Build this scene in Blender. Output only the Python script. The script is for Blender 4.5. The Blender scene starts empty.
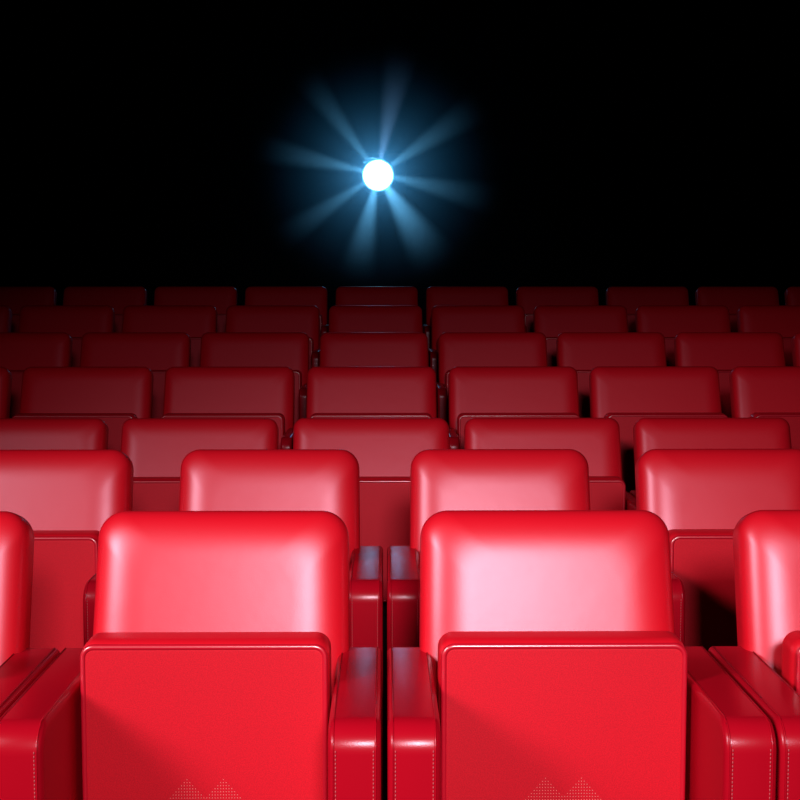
import bpy, bmesh, math, random
from mathutils import Vector, Matrix

S = bpy.context.scene
COL = S.collection
PI = math.pi

# ------------------------------------------------------------------ render look
S.view_settings.view_transform = 'Standard'
S.view_settings.look = 'None'
S.view_settings.gamma = 1
S.view_settings.use_curve_mapping = False
S.view_settings.exposure = 0.0
S.cycles.use_denoising = True
S.cycles.volume_bounces = 0
S.cycles.max_bounces = 6
S.cycles.sample_clamp_indirect = 4.0
world = bpy.data.worlds.new('dark_world')
S.world = world
world.use_nodes = True
world.node_tree.nodes['Background'].inputs[0].default_value = (0, 0, 0, 1)

# ------------------------------------------------------------------ materials
def mat(name, base, rough=.5, spec=.5, bump=None, vary=0.0, coat=0.0, coat_rough=.2, emit=None, tint=(1, 1, 1)):
    m = bpy.data.materials.new(name)
    m.use_nodes = True
    nt = m.node_tree
    p = nt.nodes['Principled BSDF']
    p.inputs['Base Color'].default_value = (*base, 1)
    p.inputs['Roughness'].default_value = rough
    p.inputs['Specular IOR Level'].default_value = spec
    p.inputs['Specular Tint'].default_value = (*tint, 1)
    p.inputs['Coat Weight'].default_value = coat
    p.inputs['Coat Roughness'].default_value = coat_rough
    tc = nt.nodes.new('ShaderNodeTexCoord')
    if vary:
        n = nt.nodes.new('ShaderNodeTexNoise')
        n.inputs['Scale'].default_value = 560
        n.inputs['Detail'].default_value = 3
        nt.links.new(tc.outputs['Object'], n.inputs['Vector'])
        r = nt.nodes.new('ShaderNodeValToRGB')
        r.color_ramp.elements[0].position = .35
        r.color_ramp.elements[1].position = .65
        r.color_ramp.elements[0].color = (*[c * (1 - vary) for c in base], 1)
        r.color_ramp.elements[1].color = (*[min(1, c * (1 + vary)) for c in base], 1)
        nt.links.new(n.outputs['Fac'], r.inputs['Fac'])
        nt.links.new(r.outputs['Color'], p.inputs['Base Color'])
    if bump:
        scale, strength, dist, big = bump
        v = nt.nodes.new('ShaderNodeTexVoronoi')
        v.inputs['Scale'].default_value = scale
        nt.links.new(tc.outputs['Object'], v.inputs['Vector'])
        b = nt.nodes.new('ShaderNodeBump')
        b.inputs['Strength'].default_value = strength
        b.inputs['Distance'].default_value = dist
        nt.links.new(v.outputs['Distance'], b.inputs['Height'])
        if big:
            n2 = nt.nodes.new('ShaderNodeTexNoise')
            n2.inputs['Scale'].default_value = 11
            n2.inputs['Detail'].default_value = 2
            nt.links.new(tc.outputs['Object'], n2.inputs['Vector'])
            b2 = nt.nodes.new('ShaderNodeBump')
            b2.inputs['Strength'].default_value = big
            b2.inputs['Distance'].default_value = .004
            nt.links.new(n2.outputs['Fac'], b2.inputs['Height'])
            nt.links.new(b2.outputs['Normal'], b.inputs['Normal'])
        nt.links.new(b.outputs['Normal'], p.inputs['Normal'])
    if emit:
        p.inputs['Emission Color'].default_value = (*emit[0], 1)
        p.inputs['Emission Strength'].default_value = emit[1]
    return m

RED = (.71, .004, .015)
M_LEATHER = mat('red_leather', RED, .365, .95, bump=(520, .10, .0006, .10), tint=(1, .76, .92))
M_ARM = mat('red_leather_armrest', (.40, .002, .011), .25, .36, bump=(520, .10, .0006, .05), tint=(1, .8, .9))
M_PANEL = mat('red_leatherette', (.61, .004, .0135), .50, .45, bump=(700, .18, .0006, 0), vary=.13, tint=(1, .72, .86))
M_PIPING = mat('red_piping', (.58, .004, .020), .30, 1.0, coat=1.0, coat_rough=.25)
M_THREAD = mat('pale_thread', (.52, .09, .10), .6, .3)
M_HOLE = mat('pale_perforation', (.75, .22, .20), .6, .3)
M_SHELL = mat('black_plastic', (.012, .010, .011), .45, .4, bump=(300, .1, .001, 0))
M_CARPET = mat('dark_carpet', (.012, .004, .005), .95, .1, bump=(400, .5, .003, 0), vary=.3)
M_WALL = mat('black_acoustic_wall', (.004, .0035, .004), .9, .1, bump=(60, .3, .004, 0))
M_CEIL = mat('black_ceiling', (.004, .004, .004), .95, .1, bump=(40, .2, .004, 0))
M_METAL = mat('dark_metal', (.10, .11, .13), .3, .5)
M_METAL.node_tree.nodes['Principled BSDF'].inputs['Metallic'].default_value = 1
M_BRIGHT = mat('bright_metal', (.8, .82, .85), .25, .5)
M_BRIGHT.node_tree.nodes['Principled BSDF'].inputs['Metallic'].default_value = 1
M_LENS = mat('lit_lens', (.8, .9, 1), .1, .5, emit=((.62, .80, 1.0), 5))

# ------------------------------------------------------------------ mesh helpers
def link(name, bm, m, parent=None, smooth=True):
    me = bpy.data.meshes.new(name)
    bmesh.ops.recalc_face_normals(bm, faces=bm.faces[:])
    bm.to_mesh(me)
    bm.free()
    if smooth:
        for p in me.polygons:
            p.use_smooth = True
    me.materials.append(m)
    o = bpy.data.objects.new(name, me)
    COL.objects.link(o)
    if parent:
        o.parent = parent
    return o

def outline(a0, a1, b0, b1, radii, n=8, inset=0.0):
    """rounded rectangle in (a,b); radii for corners (a1,b1),(a0,b1),(a0,b0),(a1,b0)"""
    a0 += inset; a1 -= inset; b0 += inset; b1 -= inset
    pts = []
    cs = [(a1, b1, 0, -1, -1), (a0, b1, 90, 1, -1), (a0, b0, 180, 1, 1), (a1, b0, 270, -1, 1)]
    for (ca, cb, st, sa, sb), r in zip(cs, radii):
        r = max(r - inset, .0015)
        for i in range(n + 1):
            t = math.radians(st + 90 * i / n)
            pts.append((ca + sa * r + r * math.cos(t), cb + sb * r + r * math.sin(t)))
    return pts

def loft(bm, rings, warp):
    """rings: list of lists of (a,b,c) points -> quads, capped; warp maps to xyz"""
    vr = [[bm.verts.new(warp(*p)) for p in ring] for ring in rings]
    n = len(vr[0])
    for r0, r1 in zip(vr, vr[1:]):
        for i in range(n):
            bm.faces.new((r0[i], r0[(i + 1) % n], r1[(i + 1) % n], r1[i]))
    bm.faces.new(vr[0][::-1])
    bm.faces.new(vr[-1])
    return vr

def slab(bm, a0, a1, b0, b1, c0, c1, radii, f0=(.004, .004), f1=(.004, .004), warp=lambda a, b, c: (a, b, c), n=8, k=6, dome=0.0, soft=0.0, power=2.0):
    """rounded slab between c0 and c1, elliptical fillets f=(inset, depth) at each end; dome bulges the c1 end"""
    rings = []
    def ring(ins, c):
        rr = [r + ins * soft for r in radii]      # soft keeps the inner corners round
        rings.append([(p[0], p[1], c) for p in outline(a0, a1, b0, b1, rr, n, ins)])
    sgn = 1 if c1 > c0 else -1
    ring(f0[0] + .004, c0)
    for i in range(k + 1):
        t = PI / 2 * (1 - i / k)
        ring(f0[0] * (1 - math.cos(t)), c0 + sgn * f0[1] * (1 - math.sin(t)))
    for i in range(k + 1):
        t = PI / 2 * i / k
        ring(f1[0] * (1 - math.cos(t) ** (2 / power)), c1 - sgn * f1[1] * (1 - math.sin(t) ** (2 / power)))
    ring(f1[0] + .003, c1 + sgn * dome * .05)
    if dome:
        m = min(a1 - a0, b1 - b0) / 2 - .004
        for q in (.15, .3, .45, .6, .75, .9):
            ring(f1[0] + .004 + (m - f1[0] - .006) * q, c1 + sgn * dome * (1 - (1 - q) ** 2))
    return loft(bm, rings, warp)

def tube(bm, pts, r, n=8, closed=False):
    pts = [Vector(p) for p in pts]
    rings = []
    N = len(pts)
    up0 = None
    for i, p in enumerate(pts):
        if closed:
            t = pts[(i + 1) % N] - pts[i - 1]
        else:
            t = pts[min(i + 1, N - 1)] - pts[max(i - 1, 0)]
        t.normalize()
        u = Vector((0, 1, 0)) if abs(t.y) < .9 else Vector((1, 0, 0))
        a = t.cross(u).normalized(); b = t.cross(a).normalized()
        rings.append([bm.verts.new(p + r * (math.cos(2 * PI * j / n) * a + math.sin(2 * PI * j / n) * b)) for j in range(n)])
    M = N if closed else N - 1
    for i in range(M):
        r0, r1 = rings[i], rings[(i + 1) % N]
        for j in range(n):
            bm.faces.new((r0[j], r0[(j + 1) % n], r1[(j + 1) % n], r1[j]))
    if not closed:
        bm.faces.new(rings[0]); bm.faces.new(rings[-1][::-1])

def box(bm, x0, x1, y0, y1, z0, z1):
    v = [bm.verts.new((x, y, z)) for x in (x0, x1) for y in (y0, y1) for z in (z0, z1)]
    for f in ((0, 1, 3, 2), (4, 6, 7, 5), (0, 4, 5, 1), (2, 3, 7, 6), (0, 2, 6, 4), (1, 5, 7, 3)):
        bm.faces.new([v[i] for i in f])

def lathe_y(bm, cx, cz, prof, n=40):
    """revolve (radius, y) profile around the y axis through (cx, cz)"""
    rings = []
    for r, y in prof:
        rings.append([bm.verts.new((cx + r * math.cos(2 * PI * i / n), y, cz + r * math.sin(2 * PI * i / n))) for i in range(n)])
    for r0, r1 in zip(rings, rings[1:]):
        for i in range(n):
            bm.faces.new((r0[i], r0[(i + 1) % n], r1[(i + 1) % n], r1[i]))
    bm.faces.new(rings[0][::-1]); bm.faces.new(rings[-1])

def empty(name, loc=(0, 0, 0)):
    o = bpy.data.objects.new(name, None)
    o.empty_display_size = .1
    o.location = loc
    COL.objects.link(o)
    return o

# ------------------------------------------------------------------ the cinema seat (local frame: floor z=0, sitter faces -y)
TILT = math.radians(16.5)
TOP = .952          # top of the backrest
PAN_F = -.286       # front face of the tipped-up seat
PAN_TOP = .775

def make_backrest(root, W, rad=.050, edge=(.100, .055), taper=.024, TILT=TILT):
    h = W / 2
    z0 = .47
    L = (TOP - z0) / math.cos(TILT)
    def warp(a, b, c):
        # a across, b up the panel, c depth (negative = towards the sitter)
        t = b / L
        a = a * (1.0 + taper * (1 - t))                 # slightly wider lower down
        y = c * math.cos(TILT) + b * math.sin(TILT)
        z = z0 + b * math.cos(TILT) - c * math.sin(TILT)
        return (a, y - L * math.sin(TILT) + .01, z - .002)
    bm = bmesh.new()
    slab(bm, -h, h, 0, L, .052, -.048, (rad, rad, .02, .02), (.022, .020), edge, warp, n=12, k=16, soft=1.0, power=2.45)
    back = link('backrest', bm, M_LEATHER, root)
    bm = bmesh.new()
    slab(bm, -h + .016, h - .016, -.05, L - .018, .052, .070, (.04, .04, .02, .02), (.003, .003), (.010, .010), warp, n=8, k=4)
    link('back_shell', bm, M_SHELL, root)
    return back

def make_pan(root, W, perforated):
    h = W / 2
    zb = .36
    bm = bmesh.new()
    warp = lambda a, b, c: (a, c, b)
    slab(bm, -h, h, zb, PAN_TOP, PAN_F + .084, PAN_F + .006, (.026, .026, .02, .02), (.014, .014), (.020, .030), warp, n=10, k=9, soft=.6)
    cushion = link('seat_cushion', bm, M_LEATHER, root)
    bm = bmesh.new()
    ins = .009
    slab(bm, -h + ins, h - ins, zb + ins, PAN_TOP - ins, PAN_F + .012, PAN_F, (.018, .018, .014, .014), (.002, .002), (.003, .003), warp, n=8, k=4)
    panel = link('seat_panel', bm, M_PANEL, root)
    bm = bmesh.new()
    pts = [(a, PAN_F + .003, b) for a, b in outline(-h, h, zb, PAN_TOP, (.026, .026, .02, .02), 10, ins - .001)]
    tube(bm, pts, .0052, 10, True)
    link('piping', bm, M_PIPING, panel)
    if perforated:
        bm = bmesh.new()
        s = .0047
        done = set()
        for row in range(12):
            for cx in (-6.5, 6.5):
                w = min(row, 8)
                for q in range(-w, w + 1):
                    x = (cx + q) * s
                    key = (round(x / s * 2), row)
                    if key in done:
                        continue
                    done.add(key)
                    z = .541 - row * .0053
                    lo = [bm.verts.new((x + .0008 * math.cos(j * PI / 3), PAN_F - .0004, z + .0008 * math.sin(j * PI / 3))) for j in range(6)]
                    hi = [bm.verts.new((x + .0009 * math.cos(j * PI / 3), PAN_F + .001, z + .0009 * math.sin(j * PI / 3))) for j in range(6)]
                    bm.faces.new(lo)
                    for j in range(6):
                        bm.faces.new((lo[j], hi[j], hi[(j + 1) % 6], lo[(j + 1) % 6]))
        link('perforation', bm, M_HOLE, panel, smooth=False)

ARM_F, ARM_B, ARM_Z = -.500, -.030, .703

def make_arm(root, xc, w, stitch):
    bm = bmesh.new()
    rad = (.022, .046, .006, .006)
    warp = lambda a, b, c: (xc + c, a, b)
    slab(bm, ARM_F, ARM_B, 0.0, ARM_Z, -w / 2, w / 2, rad, (.011, .011), (.011, .011), warp, n=10, k=5)
    arm = link('armrest', bm, M_ARM, root)
    if stitch:
        path = outline(ARM_F, ARM_B, 0, ARM_Z, rad, 10, 0)
        nose = path[11:22]                             # round the front top edge
        for sx in (-1, 1):
            bm = bmesh.new()                           # raised seam along the edge, over the top and down the front
            x = xc + sx * (w / 2 - .0085)
            tube(bm, [(x, ARM_B - .02, ARM_Z)] + [(x, p[0], p[1]) for p in nose] + [(x, ARM_F, .02)], .0014, 6)
            link('seam', bm, M_ARM, arm)
            bm = bmesh.new()                           # small pale stitches down the front face beside it
            x = xc + sx * (w / 2 - .0120)
            z = ARM_Z - .038
            while z > .30:
                tube(bm, [(x, ARM_F - .0002, z), (x, ARM_F - .0002, z - .0036)], .0008, 5)
                z -= .0062
            link('stitching', bm, M_THREAD, arm)
    return arm

def make_seat(name, back_w, pan_w, arm_w, arm_x, perforated, stitch):
    root = empty(name)
    if perforated:
        make_backrest(root, back_w)
    else:
        make_backrest(root, back_w, .036, (.075, .048), .010, math.radians(19.5))
    make_pan(root, pan_w, perforated)
    for s in (-1, 1):
        make_arm(root, s * arm_x, arm_w, stitch)
    bm = bmesh.new()
    box(bm, -arm_x + arm_w / 2 - .003, arm_x - arm_w / 2 + .003, -.19, -.02, .30, .345)
    box(bm, -.06, .06, -.17, -.05, 0, .31)
    link('support_beam', bm, M_SHELL, root, smooth=False)
    return root

def copy_tree(o, parent=None, skip=None):
    c = o.copy()
    COL.objects.link(c)
    if parent:
        c.parent = parent
    for ch in list(o.children):
        if not (skip and ch.name.startswith(skip)):
            copy_tree(ch, c, skip)
    return c

wide = make_seat('cinema_seat', .468, .420, .0815, .2565, True, True)
plain = make_seat('cinema_seat', .545, .498, .0450, .2740, False, False)
protos = {'wide': [wide, False], 'plain': [plain, False]}

ROWS = [  # Y of the backrest, floor height, column centres, kind
    (2.433, 0.000, [-.900, -.302, .302, .900], 'wide'),
    (3.414, 0.004, [-.900, -.302, .302, .900], 'wide'),
    (4.570, -.020, [-.049 + .6 * k for k in range(-2, 3)], 'plain'),
    (5.528, 0.112, [-.058 + .6 * k for k in range(-3, 4)], 'plain'),
    (6.610, 0.230, [-.058 + .6 * k for k in range(-3, 5)], 'plain'),
    (7.660, 0.361, [-.058 + .6 * k for k in range(-4, 5)], 'plain'),
    (8.710, 0.482, [-.058 + .6 * k for k in range(-4, 6)], 'plain'),
]
ROWNAME = ['front', 'second', 'third', 'fourth', 'fifth', 'sixth', 'back']
NUM = ['', 'one seat', 'two seats', 'three seats', 'four seats', 'five seats']
FRONT = {
    (0, 0): 'bright red leather cinema seat, front row, mostly cut off by the left picture edge',
    (0, 1): 'bright red leather cinema seat, front row, left of the central pair of armrests',
    (0, 2): 'bright red leather cinema seat, front row, right of the central pair of armrests',
    (0, 3): 'bright red leather cinema seat, front row, mostly cut off by the right picture edge',
    (1, 0): 'red leather cinema seat, second row, partly cut off by the left picture edge',
    (1, 1): 'red leather cinema seat, second row, left of the central pair of armrests',
    (1, 2): 'red leather cinema seat, second row, right of the central pair of armrests',
    (1, 3): 'red leather cinema seat, second row, partly cut off by the right picture edge',
}
TONE = ['', '', 'red', 'deep red', 'dark red', 'dim dark red', 'nearly black red']
for ri, (Y, Z, xs, kind) in enumerate(ROWS):
    for ci, x in enumerate(xs):
        p = protos[kind]
        if not p[1]:
            o = p[0]; p[1] = True
        else:
            o = copy_tree(p[0], skip='perforation' if ri == 1 else None)
        o.location = (x, Y, Z)
        if ri < 2:
            o['label'] = FRONT[(ri, ci)]
        else:
            k = round((x + .06) / .6)
            if k == 0:
                o['label'] = f'{TONE[ri]} cinema seat, {ROWNAME[ri]} row, in the column beneath the projector'
            else:
                o['label'] = f'{TONE[ri]} cinema seat, {ROWNAME[ri]} row, {NUM[abs(k)]} {"left" if k < 0 else "right"} of the projector column'
        o['category'] = 'seat'
        o['group'] = 'red leather cinema seats'


# ------------------------------------------------------------------ the room
def structure(name, bm, m):
    o = link(name, bm, m, smooth=False)
    o['kind'] = 'structure'
    return o

XW, YB, ZC, YF = 5.2, 11.6, 5.0, -3.6
bm = bmesh.new()
edges = [YF] + [r[0] - .56 for r in ROWS[1:]] + [YB]
prof = []
for i, r in enumerate(ROWS):
    prof += [(edges[i], r[1]), (edges[i + 1], r[1])]
prof += [(YB, -.25), (YF, -.25)]
va = [bm.verts.new((-XW, y, z)) for y, z in prof]
vb = [bm.verts.new((XW, y, z)) for y, z in prof]
for i in range(len(prof)):
    j = (i + 1) % len(prof)
    bm.faces.new((va[i], va[j], vb[j], vb[i]))
bm.faces.new(va[::-1]); bm.faces.new(vb)
structure('floor', bm, M_CARPET)

PX, PZ = -.066, 2.435                    # axis of the projector
bm = bmesh.new()                         # back wall with the projection port cut out
px0, px1, pz0, pz1 = PX - .24, PX + .24, PZ - .22, PZ + .22
box(bm, -XW, px0, YB, YB + .2, -.25, ZC)
box(bm, px1, XW, YB, YB + .2, -.25, ZC)
box(bm, px0, px1, YB, YB + .2, -.25, pz0)
box(bm, px0, px1, YB, YB + .2, pz1, ZC)
structure('wall_back', bm, M_WALL)
for nm, x in (('wall_left', -XW - .2), ('wall_right', XW)):
    bm = bmesh.new(); box(bm, x, x + .2, YF, YB + .2, -.25, ZC); structure(nm, bm, M_WALL)
bm = bmesh.new(); box(bm, -XW - .2, XW + .2, YF, YB + .2, ZC, ZC + .2); structure('ceiling', bm, M_CEIL)
bm = bmesh.new()
t = .03
box(bm, px0, px1, YB - .012, YB + .02, pz0 - t, pz0); box(bm, px0, px1, YB - .012, YB + .02, pz1, pz1 + t)
box(bm, px0 - t, px0, YB - .012, YB + .02, pz0 - t, pz1 + t); box(bm, px1, px1 + t, YB - .012, YB + .02, pz0 - t, pz1 + t)
structure('trim_1', bm, M_WALL)
bm = bmesh.new()                         # booth behind the port: shelf the projector stands on
box(bm, PX - .6, PX + .6, YB + .2, YB + 1.2, pz0 - .10, pz0 - .02)
structure('floor_booth', bm, M_WALL)

# ------------------------------------------------------------------ projector
LY = YB - .06                            # lens face
pr = empty('film_projector', (PX, YB + .6, pz0 - .02))
pr['label'] = 'film projector with glowing round white lens, shining high up in the black back wall'
pr['category'] = 'projector'
inv = Matrix.Translation(-pr.location)
def ppart(name, bm, m, parent=pr, smooth=True):
    bm.transform(inv)
    o = link(name, bm, m, parent, smooth)
    return o
bm = bmesh.new()
slab(bm, PX - .28, PX + .28, pz0 - .02, pz0 + .46, YB + .30, YB + 1.0, (.04,) * 4, (.02, .02), (.02, .02), lambda a, b, c: (a, c, b))
body = ppart('housing', bm, M_SHELL)
bm = bmesh.new()
lathe_y(bm, PX, PZ, [(.150, YB + .32), (.150, YB + .10), (.162, YB + .10), (.162, YB + .02), (.150, YB + .02), (.150, LY + .004), (.146, LY), (.134, LY), (.132, LY + .03)])
barrel = ppart('lens_barrel', bm, M_METAL)
bm = bmesh.new()
prof = [(.131, LY + .02)] + [(.131 * math.cos(a), LY + .012 - .012 * math.sin(a)) for a in (0, .4, .8, 1.2, 1.5)]
lathe_y(bm, PX, PZ, prof)
ppart('lens', bm, M_LENS, barrel)
bm = bmesh.new()                         # bright bits added above the barrel, standing in for port glass reflections
tube(bm, [(PX - .115, LY - .004, PZ + .142), (PX - .06, LY - .006, PZ + .150), (PX - .01, LY - .004, PZ + .146)], .006, 6)
ppart('added_glint_strip', bm, M_BRIGHT, barrel)
bm = bmesh.new()  # added stud for another of the port glass glints
lathe_y(bm, PX - .122, PZ + .116, [(.016, LY + .02), (.016, LY - .006), (.012, LY - .010)], 16)
ppart('added_glint_stud', bm, M_BRIGHT, barrel)

# added haze that shows the star-shaped glare around the lens
mh = bpy.data.materials.new('added_glare_haze')
mh.use_nodes = True
nt = mh.node_tree
nt.nodes.remove(nt.nodes['Principled BSDF'])
vs = nt.nodes.new('ShaderNodeVolumeScatter')
vs.inputs['Color'].default_value = (.50, .78, 1, 1)
vs.inputs['Density'].default_value = .15
tc = nt.nodes.new('ShaderNodeTexCoord')
ln = nt.nodes.new('ShaderNodeVectorMath'); ln.operation = 'LENGTH'
mr = nt.nodes.new('ShaderNodeMapRange'); mr.interpolation_type = 'SMOOTHERSTEP'
mr.inputs['From Min'].default_value = 1.18; mr.inputs['From Max'].default_value = .10
mr.inputs['To Min'].default_value = 0.0; mr.inputs['To Max'].default_value = 1.9
nt.links.new(tc.outputs['Object'], ln.inputs[0])
nt.links.new(ln.outputs['Value'], mr.inputs['Value'])
nt.links.new(mr.outputs['Result'], vs.inputs['Density'])
vs.inputs['Anisotropy'].default_value = 0.0
nt.links.new(vs.outputs[0], nt.nodes['Material Output'].inputs['Volume'])
mh.cycles.volume_sampling = 'EQUIANGULAR'
bm = bmesh.new()
bmesh.ops.create_uvsphere(bm, u_segments=40, v_segments=20, radius=1)
for v in bm.verts:
    v.co = Vector((v.co.x * 1.18, v.co.y * 1.18, v.co.z * 1.18)) if v.co.y < 0 else Vector((v.co.x * 1.18, v.co.y * .003, v.co.z * 1.18))
hz = link('glare_haze', bm, mh)
hz.location = (PX, LY - .03, PZ)
hz['kind'] = 'stuff'
hz['label'] = 'added blue haze and rays, standing in for glare around the shining projector lens'
hz['category'] = 'haze'

def spot(name, loc, direction, energy, color, deg, blend=1.0, rad=.01):
    l = bpy.data.lights.new(name, 'SPOT')
    l.energy = energy; l.color = color; l.spot_size = math.radians(deg); l.spot_blend = blend; l.shadow_soft_size = rad
    o = bpy.data.objects.new(name, l)
    COL.objects.link(o)
    o.location = loc
    o.rotation_euler = Vector(direction).to_track_quat('-Z', 'Y').to_euler()
    return o

BL = (.16, .55, 1.0)
SH = 1.0
glare_rays = [  # added spots drawing the glare rays: dx, dy (photo sense, y down), power, cone
    (45, -220, 1.0, 20, (.24, .50, 1.0)),
    (-145, -190, .9, 18, BL),
    (265, -170, .9, 20, BL),
    (295, 70, .9, 20, BL),
    (-325, -65, 1.1, 18, BL),
    (-195, 135, .9, 18, BL),
    (-45, 220, 1.9, 17, BL),
    (125, 200, 1.9, 22, BL),
]
for dx, dy, pw, dg, c in glare_rays:
    spot('added_glare_ray', (PX, LY - .10, PZ), (dx, -130 if dy > 190 else -60, -dy), 92 * SH * pw, c, dg * (1.3 if pw > 1.5 else 1.05))
l = bpy.data.lights.new('added_glare_halo', 'POINT')  # added lamp, makes the blue glare halo round the lens
l.energy = 13; l.color = (.03, .42, 1.0); l.shadow_soft_size = .02
o = bpy.data.objects.new('added_glare_halo', l); COL.objects.link(o); o.location = (PX, LY - .10, PZ)

# ------------------------------------------------------------------ lights in the hall
def area(name, loc, target, sx, sy, energy, color=(1, 1, 1), spread=180):
    l = bpy.data.lights.new(name, 'AREA')
    l.shape = 'RECTANGLE'; l.size = sx; l.size_y = sy; l.energy = energy; l.color = color
    l.spread = math.radians(spread)
    o = bpy.data.objects.new(name, l)
    COL.objects.link(o)
    o.location = loc
    o.rotation_euler = (Vector(target) - Vector(loc)).to_track_quat('-Z', 'Y').to_euler()
    return o

KEY = Vector((.31, -1.8, 2.50))
area('key_lamp', KEY, KEY + Vector((-.02, math.cos(math.radians(27)), -math.sin(math.radians(27)))), .62, .50, 16, (1, .90, .96), 53)
area('side_lamp', (-3.2, -.40, 2.75), (-.1, 2.4, .55), 1.2, 1.2, 18, (1, .92, .97), 56)

# ------------------------------------------------------------------ camera
cam = bpy.data.cameras.new('camera')
co = bpy.data.objects.new('camera', cam)
COL.objects.link(co)
cam.sensor_width = 36
cam.lens = 36 * 1306 / 800
co.location = (.003, 0, 1.346)
pitch = math.atan(100 / 1306)
yaw = math.atan(14 / 1306)
co.rotation_euler = (PI / 2 - pitch, 0, -yaw)
cam.clip_end = 100
S.camera = co
